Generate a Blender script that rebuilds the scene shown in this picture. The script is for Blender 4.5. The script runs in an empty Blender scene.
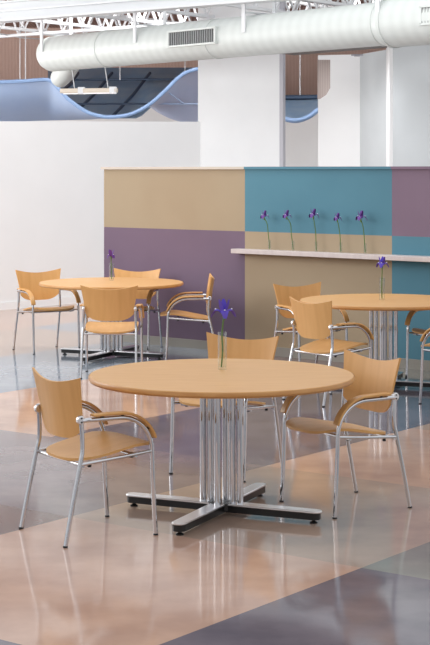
import bpy, bmesh, math, random
from mathutils import Vector, Matrix
random.seed(4)
PI = math.pi
sc = bpy.context.scene
COL = sc.collection

# ------------------------------------------------------------------ camera, light, exposure
F_PX, HOR, HC = 1588.0, 170.5, 1.84          # focal length in px, horizon row, eye height
cam_d = bpy.data.cameras.new('camera'); cam = bpy.data.objects.new('camera', cam_d); COL.objects.link(cam)
cam.location = (0, 0, HC); cam.rotation_euler = (PI/2, 0, 0)
cam_d.sensor_fit = 'VERTICAL'; cam_d.sensor_height = 36.0
cam_d.lens = 36.0*F_PX/645.0
cam_d.shift_y = (HOR-322.5)/645.0
cam_d.clip_end = 200
sc.camera = cam

w = bpy.data.worlds.new('daylight'); sc.world = w; w.use_nodes = True
nt = w.node_tree; nt.nodes.clear()
wo = nt.nodes.new('ShaderNodeOutputWorld'); bg = nt.nodes.new('ShaderNodeBackground')
tc = nt.nodes.new('ShaderNodeTexCoord'); sx = nt.nodes.new('ShaderNodeSeparateXYZ'); cr = nt.nodes.new('ShaderNodeValToRGB')
nt.links.new(tc.outputs['Generated'], sx.inputs[0]); nt.links.new(sx.outputs['Z'], cr.inputs[0])
cr.color_ramp.elements[0].position = 0.0; cr.color_ramp.elements[0].color = (.78, .78, .80, 1)
cr.color_ramp.elements[1].position = 0.45; cr.color_ramp.elements[1].color = (1.0, 1.0, 1.02, 1)
nt.links.new(cr.outputs[0], bg.inputs[0]); bg.inputs[1].default_value = 0.95
nt.links.new(bg.outputs[0], wo.inputs[0])

def area(name, loc, target, sx_, sy_, energy, col=(1, 1, 1)):
    l = bpy.data.lights.new(name, 'AREA'); l.shape = 'RECTANGLE'; l.size = sx_; l.size_y = sy_; l.energy = energy; l.color = col
    o = bpy.data.objects.new(name, l); COL.objects.link(o); o.location = loc
    o.rotation_euler = (Vector(target)-Vector(loc)).to_track_quat('-Z', 'Y').to_euler(); return o
area('window_daylight', (-9.5, 15, 3.6), (0, 18, 1.0), 10, 3.2, 500, (1, .99, .97))
area('overhead_fill', (.6, 15, 7.0), (-.6, 24, 1.6), 5.5, 4, 350, (1, .99, .98))  # added overhead lamp that lifts the far white walls
area('recess_fill', (-5.2, 13, 3.3), (1.6, 25.2, 2.3), 3.5, 2.2, 60, (1, 1, 1))  # lamp added out of view to brighten the recess
area('rear_hall_fill', (1, 27.5, 5.1), (.5, 36.5, 1.6), 9, 1.4, 260, (1, .99, .98))  # added unseen lamp brightening the far wall and canopy
area('rear_left_fill', (-9.5, 29, 2.6), (0, 30, 3.4), 12, 3.4, 800, (1, .98, .96))  # added lamp, no window known there; lifts the brown wall and deck
area('rear_right_fill', (10.5, 29, 2.2), (0, 31, 3.6), 12, 3.4, 170, (1, .98, .96))  # second added lamp for the rear hall, from the opposite side

sc.view_settings.view_transform = 'Standard'; sc.view_settings.look = 'None'
sc.view_settings.gamma = 1; sc.view_settings.use_curve_mapping = False
sc.view_settings.exposure = 0.0

# ------------------------------------------------------------------ materials
def lin(c):
    return tuple(((x/255)/12.92 if x/255 <= .04045 else ((x/255+.055)/1.055)**2.4) for x in c)
def base(name, rgb, rough=.5, metal=0, **kw):
    m = bpy.data.materials.new(name); m.use_nodes = True
    b = m.node_tree.nodes['Principled BSDF']
    b.inputs['Base Color'].default_value = (*lin(rgb), 1); b.inputs['Roughness'].default_value = rough; b.inputs['Metallic'].default_value = metal
    for k, v in kw.items(): b.inputs[k].default_value = v
    return m, m.node_tree, b
def mottled(name, rgb, rgb2, rough=.5, scale=3, stretch=(1, 1, 1), detail=4, bump=0, coords='Object', ramp=(.35, .65), **kw):
    m, t, b = base(name, rgb, rough, **kw)
    tc = t.nodes.new('ShaderNodeTexCoord'); mp = t.nodes.new('ShaderNodeMapping'); mp.inputs['Scale'].default_value = stretch
    n = t.nodes.new('ShaderNodeTexNoise'); n.inputs['Scale'].default_value = scale; n.inputs['Detail'].default_value = detail
    r = t.nodes.new('ShaderNodeValToRGB'); r.color_ramp.elements[0].position = ramp[0]; r.color_ramp.elements[1].position = ramp[1]
    r.color_ramp.elements[0].color = (*lin(rgb), 1); r.color_ramp.elements[1].color = (*lin(rgb2), 1)
    t.links.new(tc.outputs[coords], mp.inputs[0]); t.links.new(mp.outputs[0], n.inputs[0]); t.links.new(n.outputs[0], r.inputs[0])
    t.links.new(r.outputs[0], b.inputs['Base Color'])
    if bump:
        bp = t.nodes.new('ShaderNodeBump'); bp.inputs['Strength'].default_value = bump; bp.inputs['Distance'].default_value = .01
        t.links.new(n.outputs[0], bp.inputs['Height']); t.links.new(bp.outputs[0], b.inputs['Normal'])
    return m
def ribbed(name, rgb, rgb2, scale, direction='X', rough=.7, bump=.4):
    m, t, b = base(name, rgb, rough)
    tc = t.nodes.new('ShaderNodeTexCoord'); wv = t.nodes.new('ShaderNodeTexWave'); wv.bands_direction = direction
    wv.inputs['Scale'].default_value = scale; wv.inputs['Distortion'].default_value = .3
    r = t.nodes.new('ShaderNodeValToRGB'); r.color_ramp.elements[0].color = (*lin(rgb), 1); r.color_ramp.elements[1].color = (*lin(rgb2), 1)
    t.links.new(tc.outputs['Object'], wv.inputs[0]); t.links.new(wv.outputs['Fac'], r.inputs[0]); t.links.new(r.outputs[0], b.inputs['Base Color'])
    bp = t.nodes.new('ShaderNodeBump'); bp.inputs['Strength'].default_value = bump; bp.inputs['Distance'].default_value = .02
    t.links.new(wv.outputs['Fac'], bp.inputs['Height']); t.links.new(bp.outputs[0], b.inputs['Normal'])
    return m
M = {}
M['top'] = mottled('beech_laminate', (222, 173, 113), (214, 163, 103), .42, 5, (1, 9, 1), 5)
M['rim'] = mottled('beech_edge', (205, 152, 92), (190, 134, 74), .35, 8, (1, 1, 6))
M['ply'] = mottled('beech_plywood', (220, 169, 107), (212, 160, 97), .4, 3, (6, 1, .8), 3)
M['pad'] = mottled('beech_bent_wood', (220, 170, 106), (206, 152, 88), .33, 6, (8, 1, 1))
M['chrome'] = base('chrome', (206, 208, 212), .05, 1)[0]
M['satin'] = base('satin_chrome', (232, 232, 234), .28, 1)[0]
M['black'] = base('black_plastic', (18, 18, 19), .4)[0]
M['black_steel'] = base('black_steel', (16, 16, 18), .3)[0]
M['white'] = mottled('white_wall_paint', (241, 242, 243), (239, 240, 241), .8, 2)
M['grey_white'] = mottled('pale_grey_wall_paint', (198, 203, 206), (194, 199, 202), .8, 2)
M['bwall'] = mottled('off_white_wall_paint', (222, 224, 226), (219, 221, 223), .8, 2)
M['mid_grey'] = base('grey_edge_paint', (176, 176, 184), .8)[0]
M['white_metal'] = base('white_painted_steel', (216, 219, 222), .45)[0]
M['duct'] = ribbed('galvanised_duct', (206, 212, 210), (201, 207, 205), 1.6, 'X', .45, .03)
M['dark_gap'] = base('dark_grille_back', (70, 72, 74), .7)[0]
M['louver'] = base('grille_louver', (150, 153, 154), .5)[0]
M['deck'] = ribbed('brown_roof_deck', (160, 128, 118), (128, 102, 95), 4, 'X')
M['brownwall'] = ribbed('brown_ribbed_wall', (200, 172, 160), (180, 150, 139), 9, 'X')
M['taupe'] = mottled('tan_panel', (166, 149, 124), (162, 144, 119), .75, 1.5)
M['purple'] = mottled('plum_panel', (115, 96, 116), (109, 91, 111), .75, 1.5)
M['mauve'] = mottled('mauve_panel', (124, 105, 124), (119, 100, 119), .75, 1.5)
M['teal'] = mottled('teal_panel', (80, 130, 149), (75, 124, 143), .75, 1.5)
M['capt'] = base('pale_cap', (200, 190, 178), .6)[0]
M['kick'] = base('grey_baseboard', (150, 146, 138), .5)[0]
M['shelf'] = mottled('pale_shelf_laminate', (206, 196, 194), (197, 186, 185), .4, 3, (1, 8, 1))
def thin_glass():
    m = bpy.data.materials.new('clear_glass'); m.use_nodes = True; t = m.node_tree; t.nodes.clear()
    o = t.nodes.new('ShaderNodeOutputMaterial'); mx = t.nodes.new('ShaderNodeMixShader'); tr = t.nodes.new('ShaderNodeBsdfTransparent')
    gl = t.nodes.new('ShaderNodeBsdfGlossy'); lw = t.nodes.new('ShaderNodeLayerWeight'); lw.inputs[0].default_value = .25; fr = t.nodes.new('ShaderNodeMath'); fr.operation = 'MULTIPLY_ADD'; fr.inputs[1].default_value = .55; fr.inputs[2].default_value = .04; t.links.new(lw.outputs['Facing'], fr.inputs[0])
    tr.inputs[0].default_value = (.965, .985, .975, 1); gl.inputs['Roughness'].default_value = .03
    t.links.new(fr.outputs[0], mx.inputs[0]); t.links.new(tr.outputs[0], mx.inputs[1]); t.links.new(gl.outputs[0], mx.inputs[2]); t.links.new(mx.outputs[0], o.inputs[0])
    return m
M['glass'] = thin_glass()
M['stem'] = mottled('green_stem', (96, 130, 62), (78, 108, 52), .5, 10)
M['iris'] = mottled('violet_petal', (76, 58, 190), (92, 66, 168), .55, 20)
M['iris2'] = mottled('purple_petal', (104, 56, 150), (90, 48, 128), .55, 20)
M['signal'] = base('petal_white_mark', (236, 232, 240), .5)[0]
M['blue'] = mottled('blue_perforated_metal', (166, 190, 226), (178, 198, 228), .5, 1.2)
M['lav'] = mottled('lavender_perforated_metal', (200, 210, 236), (188, 202, 232), .5, 1.2)
M['shadeblue'] = mottled('shaded_blue_mesh', (104, 130, 158), (124, 142, 160), .6, 2.5)  # canopy blue darkened: shade and brown showing through put into the colour
M['edge'] = base('blue_edge_trim', (140, 170, 212), .45)[0]
M['rib'] = base('dark_canopy_rib', (44, 64, 88), .5)[0]
M['retbrown'] = ribbed('greyish_brown_return', (178, 166, 162), (166, 153, 149), 9, 'X', bump=.1)
M['lampbeige'] = base('beige_lamp_housing', (196, 186, 172), .5)[0]
M['soffit'] = base('shade_and_pier_grey', (112, 106, 104), .8)[0]  # shadow under the duct put into the soffit colour; added piers share it
def stain(name, a, b): return mottled(name, a, b, .095, 3.2, (1, 1, 1), 9, bump=.02, ramp=(.36, .64), coords='Object')
FL = {
 'pink': stain('stained_concrete_pink', (204, 170, 150), (186, 153, 136)),
 'beige': stain('stained_concrete_beige', (184, 160, 143), (168, 147, 133)),
 'slate': stain('stained_concrete_slate', (118, 112, 122), (99, 94, 105)),
 'mauve': stain('stained_concrete_mauve', (140, 126, 128), (122, 110, 114)),
 'brown': stain('stained_concrete_brown', (128, 104, 98), (112, 90, 86)),
 'green': stain('stained_concrete_greygreen', (142, 140, 133), (126, 126, 120)),
 'blue': stain('stained_concrete_blue', (150, 160, 170), (136, 147, 160)),
}

# ------------------------------------------------------------------ mesh helpers
class MB:
    def __init__(s): s.bm = bmesh.new(); s.smooth = []
    def face(s, vs, smooth=False, mi=0):
        try: f = s.bm.faces.new(vs); f.smooth = smooth; f.material_index = mi; return f
        except ValueError: return None
    def box(s, c, size, rz=0, mi=0, rot=None):
        R = rot if rot else Matrix.Rotation(rz, 3, 'Z'); c = Vector(c)
        v = [s.bm.verts.new(c+R@Vector((x*size[0]/2, y*size[1]/2, z*size[2]/2))) for x in (-1, 1) for y in (-1, 1) for z in (-1, 1)]
        for q in ((0, 1, 3, 2), (4, 6, 7, 5), (0, 4, 5, 1), (2, 3, 7, 6), (0, 2, 6, 4), (1, 5, 7, 3)): s.face([v[i] for i in q], mi=mi)
        return s
    def beam(s, a, b, wd, ht, mi=0):
        a, b = Vector(a), Vector(b); d = b-a; L = d.length
        x = d.normalized(); up = Vector((0, 0, 1)) if abs(x.z) < .95 else Vector((0, 1, 0)); y = up.cross(x).normalized(); z = x.cross(y)
        return s.box((a+b)/2, (L, wd, ht), rot=Matrix((x, y, z)).transposed(), mi=mi)
    def tube(s, pts, r, n=12, cap=True, flat=None, taper=None):
        pts = [Vector(p) for p in pts]; rings = []
        up = None
        for i, p in enumerate(pts):
            t = (pts[min(i+1, len(pts)-1)]-pts[max(i-1, 0)]).normalized()
            if up is None:
                up = Vector((1, 0, 0)) if abs(t.x) < .9 else Vector((0, 0, 1))
            a = (up-t*up.dot(t)).normalized(); b = t.cross(a); up = a
            rr = r if taper is None else r*taper(i/(len(pts)-1))
            ring = []
            if flat:                      # rectangular section: flat = (width along a, thickness along b)
                for (u, v) in ((-1, -1), (1, -1), (1, 1), (-1, 1)): ring.append(s.bm.verts.new(p+a*u*flat[0]/2+b*v*flat[1]/2))
            else:
                for k in range(n):
                    an = 2*PI*k/n; ring.append(s.bm.verts.new(p+(a*math.cos(an)+b*math.sin(an))*rr))
            rings.append(ring)
        m = len(rings[0])
        for i in range(len(rings)-1):
            for k in range(m): s.face([rings[i][k], rings[i][(k+1) % m], rings[i+1][(k+1) % m], rings[i+1][k]], smooth=not flat)
        if cap:
            s.face(rings[0][::-1]); s.face(rings[-1])
        return s
    def lathe(s, prof, c=(0, 0, 0), n=32, smooth=True, closed=False):
        c = Vector(c); rings = []
        for (r, z) in prof:
            if r < 1e-6: rings.append([s.bm.verts.new(c+Vector((0, 0, z)))])
            else: rings.append([s.bm.verts.new(c+Vector((r*math.cos(2*PI*k/n), r*math.sin(2*PI*k/n), z))) for k in range(n)])
        for i in range(len(rings)-1):
            A, B = rings[i], rings[i+1]
            for k in range(n):
                k2 = (k+1) % n
                if len(A) == 1 and len(B) == 1: continue
                if len(A) == 1: s.face([A[0], B[k], B[k2]], smooth)
                elif len(B) == 1: s.face([A[k], A[k2], B[0]], smooth)
                else: s.face([A[k], A[k2], B[k2], B[k]], smooth)
        return s
    def sheet(s, fn, nu, nv, th, smooth=True):
        P = [[Vector(fn(i/nu, j/nv)) for j in range(nv+1)] for i in range(nu+1)]
        def nrm(i, j):
            a = P[min(i+1, nu)][j]-P[max(i-1, 0)][j]; b = P[i][min(j+1, nv)]-P[i][max(j-1, 0)]
            n = a.cross(b); return n.normalized() if n.length > 1e-9 else Vector((0, 0, 1))
        A = [[s.bm.verts.new(P[i][j]+nrm(i, j)*th/2) for j in range(nv+1)] for i in range(nu+1)]
        B = [[s.bm.verts.new(P[i][j]-nrm(i, j)*th/2) for j in range(nv+1)] for i in range(nu+1)]
        for i in range(nu):
            for j in range(nv):
                s.face([A[i][j], A[i+1][j], A[i+1][j+1], A[i][j+1]], smooth)
                s.face([B[i][j+1], B[i+1][j+1], B[i+1][j], B[i][j]], smooth)
        for i in range(nu):
            s.face([A[i][0], B[i][0], B[i+1][0], A[i+1][0]]); s.face([A[i+1][nv], B[i+1][nv], B[i][nv], A[i][nv]])
        for j in range(nv):
            s.face([A[0][j+1], B[0][j+1], B[0][j], A[0][j]]); s.face([A[nu][j], B[nu][j], B[nu][j+1], A[nu][j+1]])
        return s
    def build(s, name, mats, parent=None, recalc=True):
        if recalc: bmesh.ops.recalc_face_normals(s.bm, faces=s.bm.faces)
        me = bpy.data.meshes.new(name); s.bm.to_mesh(me); s.bm.free()
        for m in (mats if isinstance(mats, (list, tuple)) else [mats]): me.materials.append(m)
        me.set_sharp_from_angle(angle=math.radians(42))
        o = bpy.data.objects.new(name, me); COL.objects.link(o)
        if parent: o.parent = parent
        return o
def bevel(o, wd=.004, seg=2):
    m = o.modifiers.new('bevel', 'BEVEL'); m.width = wd; m.segments = seg; m.limit_method = 'ANGLE'; return o
def smooth_path(pts, per=6):
    P = [Vector(p) for p in pts]; out = []
    for i in range(len(P)-1):
        p0 = P[max(i-1, 0)]; p1 = P[i]; p2 = P[i+1]; p3 = P[min(i+2, len(P)-1)]
        for k in range(per):
            t = k/per
            out.append(.5*((2*p1)+(p2-p0)*t+(2*p0-5*p1+4*p2-p3)*t*t+(3*p1-p0-3*p2+p3)*t**3))
    out.append(P[-1]); return out
def tag(o, label=None, cat=None, group=None, kind=None):
    if label: o['label'] = label
    if cat: o['category'] = cat
    if group: o['group'] = group
    if kind: o['kind'] = kind
    return o
def thing(name, label, cat, loc=(0, 0, 0), rz=0, group=None):
    o = bpy.data.objects.new(name, None); COL.objects.link(o); o.empty_display_size = .1
    o.location = loc; o.rotation_euler = (0, 0, rz); return tag(o, label, cat, group)
def dup(root, loc, rz, label):
    r = root.copy(); COL.objects.link(r); r.location = loc; r.rotation_euler = (0, 0, rz); r['label'] = label
    def rec(src, dst):
        for ch in list(src.children):
            c = ch.copy(); COL.objects.link(c); c.parent = dst; rec(ch, c)
    rec(root, r); return r
def struct(o): o['kind'] = 'structure'; return o
def W(px, py, D): return Vector(((px-215)*D/F_PX, D, HC-(py-HOR)*D/F_PX))
A_ = Vector((.6, .8, 0)); B_ = Vector((.8, -.6, 0))       # the building's two plan directions

# ------------------------------------------------------------------ floor: square bays of stained concrete
mb = MB(); names = list(FL)
US = [-3.87+1.81*k for k in range(-18, 8)]; VS = [6.29+1.81*k for k in range(-8, 22)]
cells = {(-1, 0): 'beige', (-1, -1): 'pink', (-1, 1): 'pink', (0, -1): 'slate', (0, 0): 'green', (-2, 0): 'mauve', (-2, -1): 'brown', (-2, 1): 'slate',
         (-2, -2): 'slate', (-1, -2): 'slate', (0, 1): 'pink', (-3, 1): 'pink', (-3, 2): 'pink', (-2, 2): 'slate', (-3, 0): 'mauve', (-4, 1): 'blue',
         (-4, 2): 'blue', (-5, 2): 'beige', (-4, 3): 'blue', (-5, 3): 'beige', (-6, 3): 'pink', (-6, 2): 'pink', (-5, 1): 'pink', (-6, 4): 'pink', (-5, 4): 'blue', (-7, 4): 'pink', (-7, 5): 'beige', (-6, 5): 'pink', (-1, 2): 'beige', (-3, 3): 'brown'}
for i in range(len(US)-1):
    for j in range(len(VS)-1):
        ki = i-18; kj = j-8
        nm = cells.get((ki, kj)) or random.Random(i*71+j*13).choice(names)
        vs = [mb.bm.verts.new((.8*u+.6*v, -.6*u+.8*v, 0)) for (u, v) in ((US[i], VS[j]), (US[i+1], VS[j]), (US[i+1], VS[j+1]), (US[i], VS[j+1]))]
        mb.face(vs[::1], mi=names.index(nm))
fo = mb.build('floor', [FL[n] for n in names]); struct(fo)
mb = MB(); mb.box((4, 20, -.06), (60, 60, .1)); struct(mb.build('floor_slab', M['kick']))

# ------------------------------------------------------------------ coloured partition behind the tables
WL = Vector((-1.205, 17.24, 0)); WR = Vector((1.853, 14.72, 0)); WD = (WR-WL).normalized(); WN = Vector((WD.y, -WD.x, 0))
if WN.y > 0: WN = -WN
WRZ = math.atan2(WD.y, WD.x); TOPZ = 1.852; T1, T2, T3 = 1.952, 3.71, 5.5
def tw(t, off, z): p = WL+WD*t+WN*off; return Vector((p.x, p.y, z))
mb = MB(); THK = .12
def pan(t0, t1, z0, z1, mi): mb.box(tw((t0+t1)/2, -THK/2, (z0+z1)/2), (t1-t0, THK, z1-z0), WRZ, mi)
B0 = 1.227
pan(0, T1, B0, TOPZ, 0); pan(0, T1, 0, B0, 1); pan(T1, T2, B0, TOPZ, 2); pan(T1, T2, 0, B0, 0); pan(T2, T3, B0, TOPZ, 3); pan(T2, T3, 0, B0, 2)
pan(T3, T3+1.8, B0, TOPZ, 0); pan(T3, T3+1.8, 0, B0, 1)
wb = mb.build('wall_back', [M['taupe'], M['purple'], M['teal'], M['mauve']]); struct(wb)
for k, (t0, t1, mm) in enumerate(((-.03, T1, 'capt'), (T1, T2, 'teal'), (T2, T3, 'mauve'), (T3, T3+1.8, 'capt'))):
    mb = MB(); mb.box(tw((t0+t1)/2, -THK/2, TOPZ+.013), (t1-t0, THK+.04, .026), WRZ); struct(mb.build('trim_%d' % (k+1), M[mm]))
mb = MB(); mb.box(tw((T3+1.8)/2, .006, .045), (T3+1.8, .014, .09), WRZ)
struct(mb.build('baseboard_back', M['kick']))

# ------------------------------------------------------------------ white walls behind
def wallseg(name, p, q, z0, z1, th, mat):
    p = Vector((p[0], p[1], 0)); q = Vector((q[0], q[1], 0)); d = (q-p).normalized(); n = Vector((d.y, -d.x, 0))
    if n.y > 0: n = -n
    c = (p+q)/2-n*th/2
    m = MB(); m.box((c.x, c.y, (z0+z1)/2), ((q-p).length, th, z1-z0), math.atan2(d.y, d.x)); return struct(m.build(name, mat))
a0 = Vector((-2.83, 20.9)); ad = Vector((.636, .772))
wl_ = wallseg('wall_left', a0-ad*6, a0+ad*4.1, 0, 2.45, .12, M['white'])
for v_ in wl_.data.vertices:
    if v_.co.z > 1: v_.co.z = 2.488+.0225*((v_.co.x-a0.x)/ad.x)
wallseg('baseboard_left', a0-ad*6+Vector((.012, -.01)), a0+ad*4.1+Vector((.012, -.01)), 0, .1, .012, M['white'])
p198 = W(198, 0, 26.9); bd = Vector((.8, -.6)); k = 0
t = 0
while True:
    q = Vector((p198.x, p198.y))+bd*t
    if 215+F_PX*q.x/q.y > 281: break
    t += .01
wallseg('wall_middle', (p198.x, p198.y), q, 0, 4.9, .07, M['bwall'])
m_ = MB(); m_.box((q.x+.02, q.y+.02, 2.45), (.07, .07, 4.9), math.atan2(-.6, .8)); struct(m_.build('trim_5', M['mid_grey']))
wallseg('wall_far', (-9, 36.5), (8, 36.5), 0, 3.42, .15, M['white'])
wallseg('wall_far_upper', (-14, 38.5), (14, 38.5), 0, 5.4, .15, M['brownwall'])
e0 = W(318, 0, 25.9); e1 = W(360, 0, 25.7); e2 = W(389.5, 0, 24.6); e3 = W(391.5, 0, 23.6)
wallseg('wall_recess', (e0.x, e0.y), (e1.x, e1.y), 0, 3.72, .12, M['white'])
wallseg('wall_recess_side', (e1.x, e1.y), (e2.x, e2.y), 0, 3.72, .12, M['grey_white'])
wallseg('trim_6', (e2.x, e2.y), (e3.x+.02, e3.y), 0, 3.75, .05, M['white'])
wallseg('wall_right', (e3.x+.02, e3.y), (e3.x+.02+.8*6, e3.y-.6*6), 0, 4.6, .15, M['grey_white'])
# soffit above the recess, the shadow under the duct put into its colour
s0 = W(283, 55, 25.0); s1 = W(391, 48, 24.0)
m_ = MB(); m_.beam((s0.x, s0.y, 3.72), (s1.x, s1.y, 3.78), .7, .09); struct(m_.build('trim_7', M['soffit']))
# brown return panel beside the opening
m_ = MB(); c = [W(317.5, 60, 25.1), W(330, 60, 24.9), W(330, 88, 24.9), W(326, 95, 24.95), W(320, 99, 25.1), W(317.5, 99, 25.1)]
f0 = [m_.bm.verts.new(x) for x in c]; f1 = [m_.bm.verts.new(x+Vector((0, -.05, 0))) for x in c]
m_.face(f0); m_.face(f1[::-1])
for i in range(6): m_.face([f0[i], f0[(i+1) % 6], f1[(i+1) % 6], f1[i]])
struct(m_.build('trim_8', M['retbrown']))
# recessed spot over the recess
r_ = thing('recessed_downlight', 'small round grey downlight under the soffit above the white recess', 'ceiling light', tuple(W(357, 56.5, 24.3)))
m_ = MB(); m_.lathe([(0, .0), (.05, 0), (.05, .02), (.085, .02), (.09, .012), (.09, .03), (0, .03)], n=20); m_.build('trim_ring', M['mid_grey'], r_)

lp_ = bpy.data.lights.new('downlight_lamp', 'SPOT'); lp_.energy = 60; lp_.spot_size = 2.7; lp_.spot_blend = 1; lp_.shadow_soft_size = .3
lo_ = bpy.data.objects.new('downlight_lamp', lp_); COL.objects.link(lo_); lo_.location = W(350, 60, 23.6)-Vector((0, 0, .06)); lo_.rotation_euler = (.35, 0, 0)
# roof deck over the far part of the hall
mb = MB(); mb.box((2, 32.5, 5.36), (44, 13, .12), 0); struct(mb.build('ceiling', M['deck']))

# unseen dark piers added behind the viewer as stripes for the chrome to mirror
for k in range(7):
    m_ = MB(); m_.box((-10.5+3.5*k, -6, 2.2), (1.1, .4, 4.4)); struct(m_.build('reflection_pier', M['soffit']))
# ------------------------------------------------------------------ roof steel
O_ = Vector((-3.58, 26.5, 0))
def ob(t, n, z): p = O_+B_*t+A_*n; return (p.x, p.y, z)
bmr = thing('steel_roof_beam', 'long white painted steel beam sloping across the top left corner', 'beam', ob(3, -.3, 0))
off = Vector(ob(3, -.3, 0))
def lb(t, n, z): return tuple(Vector(ob(t, n, z))-off)
m_ = MB(); m_.beam(lb(-5, -.3, 4.44), lb(13, -.3, 4.44), .012, .30); m_.build('web', M['white_metal'], bmr)
m_ = MB(); m_.beam(lb(-5, -.3, 4.59), lb(13, -.3, 4.59), .22, .025); m_.build('upper_flange', M['white_metal'], bmr)
m_ = MB(); m_.beam(lb(-5, -.3, 4.45), lb(13, -.3, 4.45), .16, .03); m_.build('stiffener_rib', M['white_metal'], bmr)
m_ = MB(); m_.beam(lb(-5, -.3, 4.29), lb(13, -.3, 4.29), .26, .035); m_.build('lower_flange', M['white_metal'], bmr)
def joist(t0, n0, direction, L, z0, z1, label):
    o = ob(t0, n0, 0); j = thing('roof_joist', label, 'roof joist', o, math.atan2(direction.y, direction.x), 'white open web roof joists')
    m = MB(); m.box((L/2, -.03, z0), (L, .035, .05)); m.box((L/2, .03, z0), (L, .035, .05)); m.build('bottom_chord', M['white_metal'], j)
    m = MB(); m.box((L/2, -.03, z1), (L, .035, .05)); m.box((L/2, .03, z1), (L, .035, .05)); m.build('top_chord', M['white_metal'], j)
    n = max(3, int(L/.55)); m = MB()
    for i in range(n):
        xa = L*i/n; xb = L*(i+.5)/n; xc = L*(i+1)/n
        m.beam((xa, 0, z0), (xb, 0, z1), .028, .028); m.beam((xb, 0, z1), (xc, 0, z0), .028, .028)
    m.build('web_bars', M['white_metal'], j); return j
place = ['joist nearest the left edge, crossing the roof beam', 'joist second from the left edge, just left of the duct end', 'joist over the left end of the round duct',
         'joist above the strip light', 'joist just left of the long duct grille', 'joist above the long duct grille', 'joist just right of the long duct grille',
         'joist above the tall white wall', 'joist above the dark gap in the walls', 'joist above the duct collar on the right']
for i in range(8):
    joist(-1.5+1.4*i, -.1, A_, 9.5, 4.42, 4.88, 'white open web '+place[i])
for k, n in enumerate((2.4,)):
    joist(-3, n, B_, 15, 4.36, 4.92, 'white lattice truss crossing the joists just behind the round duct')
# conduit
m_ = MB(); m_.tube([W(-5, 33, 29), W(24, 38, 30.5), W(60, 40, 32)], .014, 6); tag(m_.build('conduit_pipe', M['white_metal']), 'thin white conduit pipe crossing below the roof steel left of the duct', 'pipe')
m_ = MB(); m_.tube([W(25.5, 27, 30), W(25.5, 82, 30)], .009, 6); tag(m_.build('hanger_rod', M['white_metal']), 'thin vertical rod hanging down to the blue canopy left of the duct', 'rod')

# ------------------------------------------------------------------ air duct
D0 = Vector((-3.0, 27.5, 3.84)); D1 = Vector((2.31, 21.6, 3.84)); DD = (D1-D0).normalized(); DL = (D1-D0).length
duct = thing('air_duct', 'large round white ventilation duct hung below the roof steel', 'duct', tuple(D0), math.atan2(DD.y, DD.x))
def cyl_x(m, x0, x1, r, n=48, r2=None):
    r2 = r2 or r; a = []
    for x, rr in ((x0, r), (x1, r2)): a.append([m.bm.verts.new((x, rr*math.cos(2*PI*k/n), rr*math.sin(2*PI*k/n))) for k in range(n)])
    for k in range(n): m.face([a[0][k], a[0][(k+1) % n], a[1][(k+1) % n], a[1][k]], True)
    m.face(a[0][::-1]); m.face(a[1])
m_ = MB(); cyl_x(m_, .30, DL, .30); m_.build('duct_body', M['duct'], duct)
m_ = MB(); cyl_x(m_, .2, .30, .26, r2=.30); m_.build('end_cap', M['duct'], duct)
m_ = MB(); cyl_x(m_, DL, DL+.14, .30, r2=.335); cyl_x(m_, DL+.14, DL+4.2, .335); m_.build('wide_section', M['duct'], duct)
for x in (1.85, 4.55, DL-.02, DL+.16):
    m_ = MB(); cyl_x(m_, x-.025, x+.025, .308 if x < DL+.1 else .345); m_.build('collar', M['duct'], duct)
def tof(px):
    tt = 0
    while tt < DL+4:
        p = D0+DD*tt-Vector((-DD.y, DD.x, 0))*.32
        if 215+F_PX*p.x/p.y >= px: return tt
        tt += .005
    return tt
for px in (41, 134, 243, 377):
    # strap: find the place along the duct that lines up with that column
    tt = max(.36, tof(px))
    m_ = MB(); m_.box((tt, -.31, .33), (.07, .02, .62)); m_.box((tt, 0, .315), (.07, .62, .02)); m_.box((tt, .31, .33), (.07, .02, .62)); m_.build('hanger_strap', M['white_metal'], duct)
def grille(x0, L):
    m_ = MB(); y = -.303; h = .23
    for z in (-h/2, h/2): m_.box((x0+L/2, y, z+.02), (L+.04, .07, .028))
    for x in (x0, x0+L): m_.box((x, y, .02), (.035, .07, h))
    g = m_.build('supply_grille', M['duct'], duct)
    m_ = MB(); m_.box((x0+L/2, y+.01, .02), (L, .03, h)); m_.build('grille_back', M['dark_gap'], g)
    m_ = MB(); n = int(L/.05)
    for i in range(n): m_.box((x0+L*(i+.5)/n, y-.012, .02), (.014, .03, h-.01))
    m_.build('louvers', M['louver'], g)
ga, gb = tof(168.5), tof(215)
grille(ga, gb-ga); grille(tof(421), .9)
# branch duct dropping behind the canopy
m_ = MB(); m_.tube([W(72, 62, 27.0), W(66, 72, 27.4), W(60, 78, 27.8)], .17, 20); m_.build('branch_duct', M['duct'], duct).matrix_parent_inverse = duct.matrix_basis.inverted() if False else Matrix.Identity(4)
br = bpy.data.objects['branch_duct']
bpy.context.view_layer.update(); br.matrix_parent_inverse = duct.matrix_world.inverted()

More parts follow.
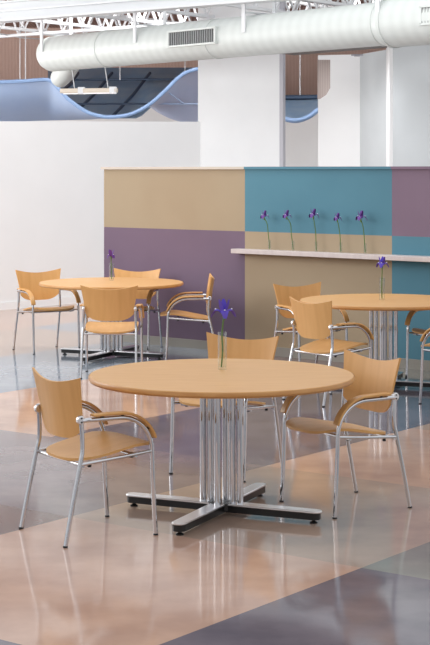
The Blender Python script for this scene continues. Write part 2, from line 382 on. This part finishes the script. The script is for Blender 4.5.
# ------------------------------------------------------------------ blue wave canopy
can = thing('wave_canopy', 'blue wave-shaped metal canopy hanging left of the tall white wall', 'canopy')
def poly(pts):
    pts = sorted(pts)
    def f(x):
        for i in range(len(pts)-1):
            if x <= pts[i+1][0]:
                t_ = (x-pts[i][0])/(pts[i+1][0]-pts[i][0]); p0 = pts[max(i-1, 0)][1]; p1 = pts[i][1]; p2 = pts[i+1][1]; p3 = pts[min(i+2, len(pts)-1)][1]
                return .5*((2*p1)+(p2-p0)*t_+(2*p0-5*p1+4*p2-p3)*t_*t_+(3*p1-p0-3*p2+p3)*t_**3)
        return pts[-1][1]
    return f
fe = poly([(-60, 84), (-20, 82), (0, 82), (25, 81), (50, 80), (58, 88), (68, 99), (85, 111), (100, 116), (110, 117), (122, 116), (135, 112.5), (150, 104), (165, 91), (180, 76.5), (190, 71), (200, 68.5), (215, 68)])
DF = 29.0
m_ = MB(); m_.sheet(lambda u, v: W(-60+(112+60)*u, fe(-60+172*u)+(poly([(-60, 122), (0, 121.5), (50, 120), (90, 119), (115, 117.5)])(-60+172*u)-fe(-60+172*u))*v, DF+1.3*v-.25*math.sin(PI*v)), 60, 8, .02); m_.build('front_panel', M['blue'], can)
re_ = poly([(148, 105.5), (158, 112), (170, 118), (182, 121.5), (195, 122), (215, 121)])
m_ = MB(); m_.sheet(lambda u, v: W(149+60*u, fe(149+60*u)+(re_(149+60*u)-fe(149+60*u))*v, DF+1.3*v), 30, 8, .02); m_.build('rear_panel', M['lav'], can)
m_ = MB(); m_.sheet(lambda u, v: W(48+165*u, 68+(118-(0 if u < .55 else min(1, (u-.55)/.1)*15)-68)*v, DF+5.5-2.2*v), 30, 10, .02); dk = m_.build('inner_mesh', M['shadeblue'], can)
m_ = MB(); pts = [W(x, fe(x), DF-.05) for x in range(-60, 216, 4)]
m_.tube(pts, .036, 8); m_.build('edge_trim', M['edge'], can)
for (xa, ya, xb, yb) in ((76, 112, 112, 73), (112, 117, 150, 73), (62, 92, 78, 73), (150, 103, 186, 72)):
    m_ = MB(); m_.tube([W(xa, ya, 31.6), W((xa+xb)/2+2, (ya+yb)/2, 32.8), W(xb, yb, 34.0)], .035, 6); m_.build('canopy_rib', M['rib'], can)
for (ya, yb) in ((80, 79), (104, 104)):
    m_ = MB(); m_.tube([W(52, ya, 31.9 if ya > 90 else 33.4), W(196, yb, 31.9 if ya > 90 else 33.4)], .022, 6); m_.build('canopy_rib', M['rib'], can)
for (ya, yb) in ((113, 112.5),):
    m_ = MB(); m_.tube([W(-50, ya, 30.9), W(88, yb+1.5, 30.9)], .012, 6); m_.build('panel_seam', M['blue'], can)
m_ = MB(); m_.tube([W(152, 104, 29.6), W(198, 104, 29.6)], .014, 6); m_.tube([W(168, 92, 29.2), W(184, 104, 29.6)], .012, 6); m_.build('panel_seam', M['blue'], can)
can2 = thing('wave_canopy', 'dark blue curved canopy end showing in the gap between white walls', 'canopy', tuple(W(300, 108, 29)))
b2 = poly([(270, 112), (285, 118.5), (292, 120.5), (300, 120), (310, 116), (320, 109)])
o2 = Vector(W(300, 108, 29))
m_ = MB(); m_.sheet(lambda u, v: W(272+52*u, 98+(b2(272+52*u)-98)*v, 30.5-1.5*v)-o2, 24, 6, .02); m_.build('inner_mesh', M['shadeblue'], can2)
m_ = MB(); m_.tube([W(x, b2(x), 28.95)-o2 for x in range(272, 322, 3)], .045, 8); m_.build('edge_trim', M['edge'], can2)
m_ = MB(); m_.tube([W(272, 97.5, 30.3)-o2, W(322, 97, 30.3)-o2], .045, 6); m_.build('canopy_rib', M['rib'], can2)

m_ = MB(); m_.tube([W(300, 97.5, 30.3)-o2, W(300, -5, 30.3)-o2], .008, 6); m_.build('hanger_rod', M['white_metal'], can2)
for hx in (20, 120, 185):
    m_ = MB(); m_.tube([W(hx, 80, 31), W(hx, -8, 31)], .008, 6); m_.build('hanger_rod', M['white_metal'], can)
# strip light
L0 = W(61, 91, 25.6); L1 = W(117, 90.3, 25.2)
sl = thing('strip_light', 'long beige strip light hanging on two cords before the blue canopy', 'hanging light', tuple(L0))
def rel(p): return Vector(p)-L0
m_ = MB(); m_.beam(rel(L0), rel(L1), .10, .075); bevel(m_.build('housing', M['lampbeige'], sl), .015)
for xx in (.37, .93):
    p = L0.lerp(L1, xx); m_ = MB(); m_.box(tuple(rel(p)), (.11, .13, .11)); m_.build('bracket', M['white_metal'], sl)
for xx, tx, ty in ((.25, 72, 70), (.85, 105, 67)):
    p = L0.lerp(L1, xx); m_ = MB(); m_.tube([rel(p), rel(W(tx, ty, 26.2))], .007, 6); m_.build('cord', M['white_metal'], sl)
m_ = MB(); m_.beam(rel(L0)+Vector((.05, -.03, -.045)), rel(L1)+Vector((-.05, -.03, -.045)), .04, .02); m_.build('lamp_tube', M['white'], sl)

# ------------------------------------------------------------------ wall shelf
sh = MB()
def shp(t, off, z): return sh.bm.verts.new(tw(t, off, z))
ts0, ts1 = 1.865, T3+1.0
c = [[shp(ts0, 0, z), shp(ts0, .12, z), shp(ts1, .26, z), shp(ts1, 0, z)] for z in (1.008, 1.053)]
sh.face(c[0][::-1]); sh.face(c[1])
for i in range(4): sh.face([c[0][i], c[0][(i+1) % 4], c[1][(i+1) % 4], c[1][i]])
tag(bevel(sh.build('wall_shelf', M['shelf']), .004), 'long pale shelf fixed along the coloured partition, five irises on it', 'shelf')

# ------------------------------------------------------------------ tables
def make_table(loc, rz, label):
    t = thing('round_table', label, 'table', loc, rz, 'round beech cafe tables')
    R = .71
    m = MB(); m.lathe([(0, .712), (R-.012, .712), (R-.001, .722), (R, .728), (R, .733), (R-.006, .74), (R-.012, .7402), (0, .7402)], n=96)
    top = m.build('tabletop', M['top'], t)
    m = MB(); m.lathe([(R-.02, .7095), (R-.008, .7095), (R+.0015, .720), (R+.0015, .7335), (R-.001, .7375)], n=96); m.build('edge_band', M['rim'], top)
    m = MB(); m.lathe([(0, .709), (R-.024, .709), (R-.024, .7115), (0, .7115)], n=96, smooth=False); m.build('underside', M['mid_grey'], top)
    m = MB(); m.box((0, 0, .7), (.5, .5, .012), PI/4); m.lathe([(0, .694), (.14, .694), (.14, .68), (0, .68)], n=24); m.build('mounting_plate', M['mid_grey'], t)
    m = MB(); m.lathe([(0, .03), (.075, .03), (.075, .066), (0, .066)], n=8, smooth=False); m.build('base_hub', M['black_steel'], t)
    for k in range(4):
        a = math.radians(-24+90*k); d = Vector((math.cos(a), math.sin(a), 0)); n = Vector((-d.y, d.x, 0))
        for r in ((.064, .108) if k % 2 == 0 else (.055,)):
            p = d*r; m = MB(); m.tube([(p.x, p.y, .066), (p.x, p.y, .70)], .0180, 20); m.build('column_tube', M['chrome'], t)
        m = MB(); Ltip = .57
        def outline(L0_, L1_, hw0, hw1, z):
            pts = [d*L0_+n*hw0, d*(L1_-hw1)+n*hw1]
            pts += [d*(L1_-hw1)+d*hw1*math.sin(q)+n*hw1*math.cos(q) for q in [PI*i/8 for i in range(1, 8)]]
            pts += [d*(L1_-hw1)-n*hw1, d*L0_-n*hw0]
            return [Vector((q.x, q.y, z)) for q in pts]
        def prism(m, L1_, hw0, hw1, za, zb, ztip=None):
            lo = outline(.03, L1_, hw0, hw1, za); hi = outline(.03, L1_, hw0, hw1, zb)
            lo = [m.bm.verts.new(q) for q in lo]; hi = [m.bm.verts.new(q) for q in hi]
            m.face(lo[::-1]); m.face(hi)
            for i in range(len(lo)): m.face([lo[i], lo[(i+1) % len(lo)], hi[(i+1) % len(hi)], hi[i]])
        prism(m, Ltip-.008, .042, .036, .022, .055); arm = m.build('base_arm', M['black_steel'], t)
        m = MB(); prism(m, Ltip, .044, .038, .0555, .066); bevel(m.build('chrome_cover', M['satin'], arm), .003)
        m = MB(); q = d*(Ltip-.045); m.lathe([(0, 0), (.021, 0), (.021, .006), (.009, .012), (.009, .034), (0, .034)], (q.x, q.y, 0), 16); m.build('levelling_foot', M['black'], arm)
    return t
T = make_table((.035, 8.50, 0), 0, 'large round beech table with chrome column nearest the camera')
T.scale = (1, 1, 1.014)
TL = dup(T, (-1.022, 15.66, 0), math.radians(0), 'round beech table standing left in front of the plum panel')
TR_ = dup(T, (1.43, 13.49, 0), math.radians(3), 'round beech table at right below the pale wall shelf')
TL.scale = TR_.scale = (1, 1, 1)

# ------------------------------------------------------------------ chairs
def make_chair(label):
    c = thing('armchair', label, 'chair', (0, 0, 0), 0, 'beech and chrome armchairs around the tables')
    TR = .0115
    # seat: rounded, dished plywood
    m = MB(); rings = []; nr, na = 8, 40
    def seatp(r, a, dz):
        ex = 2/3.4; cx = math.copysign(abs(math.cos(a))**ex, math.cos(a)); cy = math.copysign(abs(math.sin(a))**ex, math.sin(a))
        y = cy*.245*r+.050; hw = .238-.012*max(0, -cy)-.012*max(0, cy); x = cx*hw*r
        z = .4215+.030*math.sin(max(-1, min(1, (y-.02)/.20))*PI/2)*(1 if y > .02 else .75)+.30*x*x*(1 if y < .1 else max(0, 1-(y-.1)*5)) - (1.5*(y-.20)**2 if y > .20 else 0)
        return (x, y, z+dz)
    for dz in (.0065, -.0065):
        rr = [[m.bm.verts.new(seatp(0, 0, dz))]]
        for i in range(1, nr+1): rr.append([m.bm.verts.new(seatp(i/nr, 2*PI*k/na, dz)) for k in range(na)])
        for k in range(na): m.face([rr[0][0], rr[1][k], rr[1][(k+1) % na]], True)
        for i in range(1, nr):
            for k in range(na): m.face([rr[i][k], rr[i+1][k], rr[i+1][(k+1) % na], rr[i][(k+1) % na]], True)
        rings.append(rr[-1])
    for k in range(na): m.face([rings[0][k], rings[0][(k+1) % na], rings[1][(k+1) % na], rings[1][k]])
    m.build('seat', M['ply'], c)
    # backrest: curved plywood shell, horned top corners, round bottom
    def bp(u, v):
        x_ = 2*u-1; ax = abs(x_)
        zb = .505+.060*ax**4.2; zt = .785+.038*ax**1.9
        z = zb+(zt-zb)*v; hw = .208+.047*((z-.505)/.31)**1.3; x = x_*hw
        y = -.190-.045*((z-.50)/.32)**1.2+.038*ax**2
        return (x, y, z)
    m = MB(); m.sheet(bp, 28, 14, .0105); bk = m.build('backrest', M['ply'], c)
    for s in (-1, 1):
        # rear leg
        m = MB(); m.tube(smooth_path([(s*.245, -.270, .008), (s*.242, -.230, .20), (s*.238, -.185, .40), (s*.235, -.172, .46), (s*.232, -.172, .54), (s*.229, -.180, .635)], 5), TR, 12)
        rl = m.build('rear_leg', M['chrome'], c)
        m = MB(); m.lathe([(0, 0), (.0125, 0), (.0125, .007), (.011, .010), (0, .010)], (s*.245, -.271, 0), 12); m.build('foot_glide', M['black'], rl)
        # front leg sweeping up into the arm
        arc = [(s*.252, .032+.185*math.sin(q), .432+.178*math.cos(q)) for q in [PI/2*i/10 for i in range(10, -1, -1)]]
        path = smooth_path([(s*.252, .238, .008), (s*.252, .228, .15), (s*.252, .221, .30)], 5)+[Vector(p) for p in arc]+[Vector((s*.25, -.08, .611)), Vector((s*.243, -.14, .611)), Vector((s*.235, -.172, .608))]
        m = MB(); m.tube(path, TR, 12); fl = m.build('front_leg', M['chrome'], c)
        m = MB(); m.lathe([(0, 0), (.0125, 0), (.0125, .007), (.011, .010), (0, .010)], (s*.252, .238, 0), 12); m.build('foot_glide', M['black'], fl)
        # bent wood arm pad
        R2 = .185+.022; pp = [Vector((s*.25, -.125, .634)), Vector((s*.25, -.05, .634))]+[Vector((s*.252, .032+R2*math.sin(q), .432+(.178+.022)*math.cos(q))) for q in [math.radians(6*i) for i in range(0, 13)]]
        m = MB(); m.tube(pp, .01, flat=(.048, .013)); pd = bevel(m.build('armrest', M['pad'], c), .004)
        m = MB()
        for (y, z, dy, dz) in ((-.07, .611, 0, .02), (.045, .611, .001, .02), (.032+.185*math.sin(.95), .432+.178*math.cos(.95), .016, .012)): m.tube([(s*.251, y, z), (s*.251, y+dy, z+dz)], .009, 10)
        m.build('arm_spacer', M['black'], pd)
        # bracket joining arm, leg and backrest
        m = MB(); m.tube([(s*.219, -.180, .612), (s*.2425, -.180, .612)], .021, 20); bevel(m.build('bracket', M['satin'], c), .004)
        br_ = None
        for dz in (-.010, .010): m = MB(); m.tube([(s*.2445, -.180, .612+dz), (s*.226, -.180, .612+dz)], .0045, 8); m.build('bolt', M['black'], c)
        # side rail under the seat
        m = MB(); m.tube([(s*.238, -.182, .394), (s*.244, .05, .412), (s*.252, .214, .428)], .009, 10); m.build('side_rail', M['chrome'], c)
        for y in (-.12, .12):
            m = MB(); m.tube([(s*.212, y, .412+.08*y), (s*.212, y, .385+.1*y)], .010, 10); m.build('stacking_bumper', M['black'], c)
    for y, h in ((-.172, .388), (.13, .410)):
        m = MB(); m.tube([(-.243, y, h), (.243, y, h)], .009, 10); m.build('cross_rail', M['chrome'], c)
    return c
CH = [  # x, y, facing, label
 (-.636, 8.10, (.84, .545), 'beech armchair at front left of the nearest table, whole chair in view'),
 (.704, 8.73, (-.85, -.52), 'beech armchair at the right side of the nearest table'),
 (.07, 9.71, (-.5, -.866), 'beech armchair behind the nearest table, only its back above the top'),
 (-1.72, 16.22, (.52, -.85), 'leftmost beech armchair, in front of the white wall'),
 (-.93, 14.28, (.04, 1), 'beech armchair seen from behind at the left rear table'),
 (-.86, 16.33, (-.25, -.97), 'beech armchair behind the left rear table, backed by the plum panel'),
 (-.24, 15.45, (-1, -.03), 'beech armchair in side profile at the right of the left rear table'),
 (.845, 14.22, (.5, -.87), 'beech armchair facing forward against the tan panel, left of the right rear table'),
 (.915, 12.72, (.8, .6), 'beech armchair seen obliquely from behind, in front of the right rear table'),
 (1.95, 12.62, (-.86, .5), 'beech armchair cut by the right edge, nearer one of that pair'),
 (2.01, 13.85, (-.6, -.8), 'beech armchair mostly out of view beyond the right rear table, by the teal panel'),
]
proto = None
for x, y, f, lab in CH:
    rz = math.atan2(f[1], f[0])-PI/2
    if proto is None: proto = make_chair(lab); proto.location = (x, y, 0); proto.rotation_euler = (0, 0, rz)
    else: dup(proto, (x, y, 0), rz, lab)

# ------------------------------------------------------------------ vases and irises
def make_vase(loc, h, r, label, group):
    v = thing('bud_vase', label, 'vase', loc, 0, group)
    m = MB(); m.lathe([(0, 0), (r, 0), (r, h), (r-.0022, h), (r-.0022, .012), (0, .012)], n=28); m.build('glass_cylinder', M['glass'], v)
    return v
def make_iris(loc, path, size, mat, label, group, yaw=0, spread=1.0):
    o = thing('iris', label, 'flower', loc, yaw, group)
    m = MB(); m.tube(smooth_path(path, 5), .0042*max(1, size), 8); m.build('stem', M['stem'], o)
    top = Vector(path[-1])
    m = MB(); m.lathe([(0, -.03*size), (.006*size, -.025*size), (.008*size, -.008*size), (.004*size, .01*size), (0, .012*size)], tuple(top), 10); m.build('bud_base', M['stem'], o)
    for k in range(3):                       # falls: arch out and droop
        a = k*2*PI/3+.15
        def fn(u, v, a=a):
            tt = u; w_ = (.008+.030*math.sin(PI*min(1, tt*.95))**1.0*(1 if tt > .35 else .55))*size*(2*v-1)*.5
            rr = (.012+.058*tt*spread)*size; z = (.012+.022*math.sin(PI*tt*.9)-.028*tt**2)*size
            return top+Vector((rr*math.cos(a)-w_*math.sin(a), rr*math.sin(a)+w_*math.cos(a), z-abs(2*v-1)*.006*size))
        m = MB(); m.sheet(fn, 8, 4, .0012); p = m.build('fall_petal', mat, o)
        c_ = fn(.58, .5); m = MB(); m.lathe([(0, -.003*size), (.006*size, 0), (0, .004*size)], (c_.x, c_.y, c_.z+.002*size), 8); m.build('petal_mark', M['signal'], p)
    for k in range(3):                       # standards: upright
        a = k*2*PI/3+.15+PI/3
        def fn(u, v, a=a):
            w_ = (.006+.026*math.sin(PI*(.15+.8*u)))*size*(2*v-1)*.5
            rr = (.006+.022*u)*size
            return top+Vector((rr*math.cos(a)-w_*math.sin(a), rr*math.sin(a)+w_*math.cos(a), (.008+.068*u)*size))
        m = MB(); m.sheet(fn, 7, 4, .0012); m.build('standard_petal', mat, o)
    return o
def ty(ypx, Y): return HC-(ypx-HOR)*Y/F_PX
# front table
Y0 = 8.70; x0 = (222.3-215)*Y0/F_PX
make_vase((x0, Y0, .7508), .205, .0245, 'clear glass cylinder vase with an iris on the nearest table', 'glass vases on the tables')
make_iris((x0, Y0, .764), [(-.006, 0, 0), (.002, 0, .09), (-.002, 0, .17), (.004, 0, .24), (.010, 0, .285)], 1.12, M['iris'], 'violet blue iris in the vase on the nearest table', 'irises on the tables', .45)
Y1 = 15.9; x1 = (109.5-215)*Y1/F_PX
make_vase((x1+.02, Y1, .7405), .17, .024, 'clear glass cylinder vase on the left rear table', 'glass vases on the tables')
make_iris((x1+.02, Y1, .7535), [(.0, 0, 0), (-.004, 0, .08), (-.012, 0, .16), (-.012, 0, .22)], 1.0, M['iris2'], 'drooping purple iris in the vase on the left rear table', 'irises on the tables', 1.3, .5)
Y2 = 13.5; x2 = (382-215)*Y2/F_PX
make_vase((x2, Y2, .7405), .19, .024, 'clear glass cylinder vase on the right rear table', 'glass vases on the tables')
make_iris((x2, Y2, .7535), [(.0, 0, 0), (.004, 0, .09), (.0, 0, .18), (-.002, 0, .275)], 1.05, M['iris'], 'violet blue iris in the vase on the right rear table, just below the shelf', 'irises on the tables', 2.2, .8)
# shelf
ordn = ['leftmost', 'second from the left', 'middle one', 'second from the right', 'rightmost']
for i, (bx, txp, typ) in enumerate(((269.5, 264, 216.5), (293, 286.5, 216), (316, 313, 215.5), (340.5, 337, 218.5), (365, 360.5, 218))):
    # position along the partition for that column
    tt = 0
    while True:
        p = tw(tt, .07, 0)
        if 215+F_PX*p.x/p.y >= bx: break
        tt += .004
    p = tw(tt, .07, 1.0535)
    make_vase(tuple(p),   .10, .015, 'small clear glass vase on the wall shelf, '+ordn[i]+' of the five', 'bud vases on the wall shelf')
    dx = (txp-bx)*p.y/F_PX; H = ty(typ, p.y)-p.z-.012-.01
    q = p+Vector((0, 0, .0125))
    bend = (.03, .028, .012, .012, .02)[i]
    make_iris(tuple(q), [(0, 0, 0), (dx*.12, 0, H*.25), (dx*.35+.004, 0, H*.5), (dx*.6+(.008, .014, .0, .0, .004)[i], 0, H*.78), (dx, 0, H)], (.92, .9, 1.0, .85, 1.05)[i], M['iris2'],
              'long stemmed purple iris on the wall shelf, '+ordn[i]+' of the five', 'irises on the wall shelf', 0, (.75, .8, .8, .7, .85)[i])
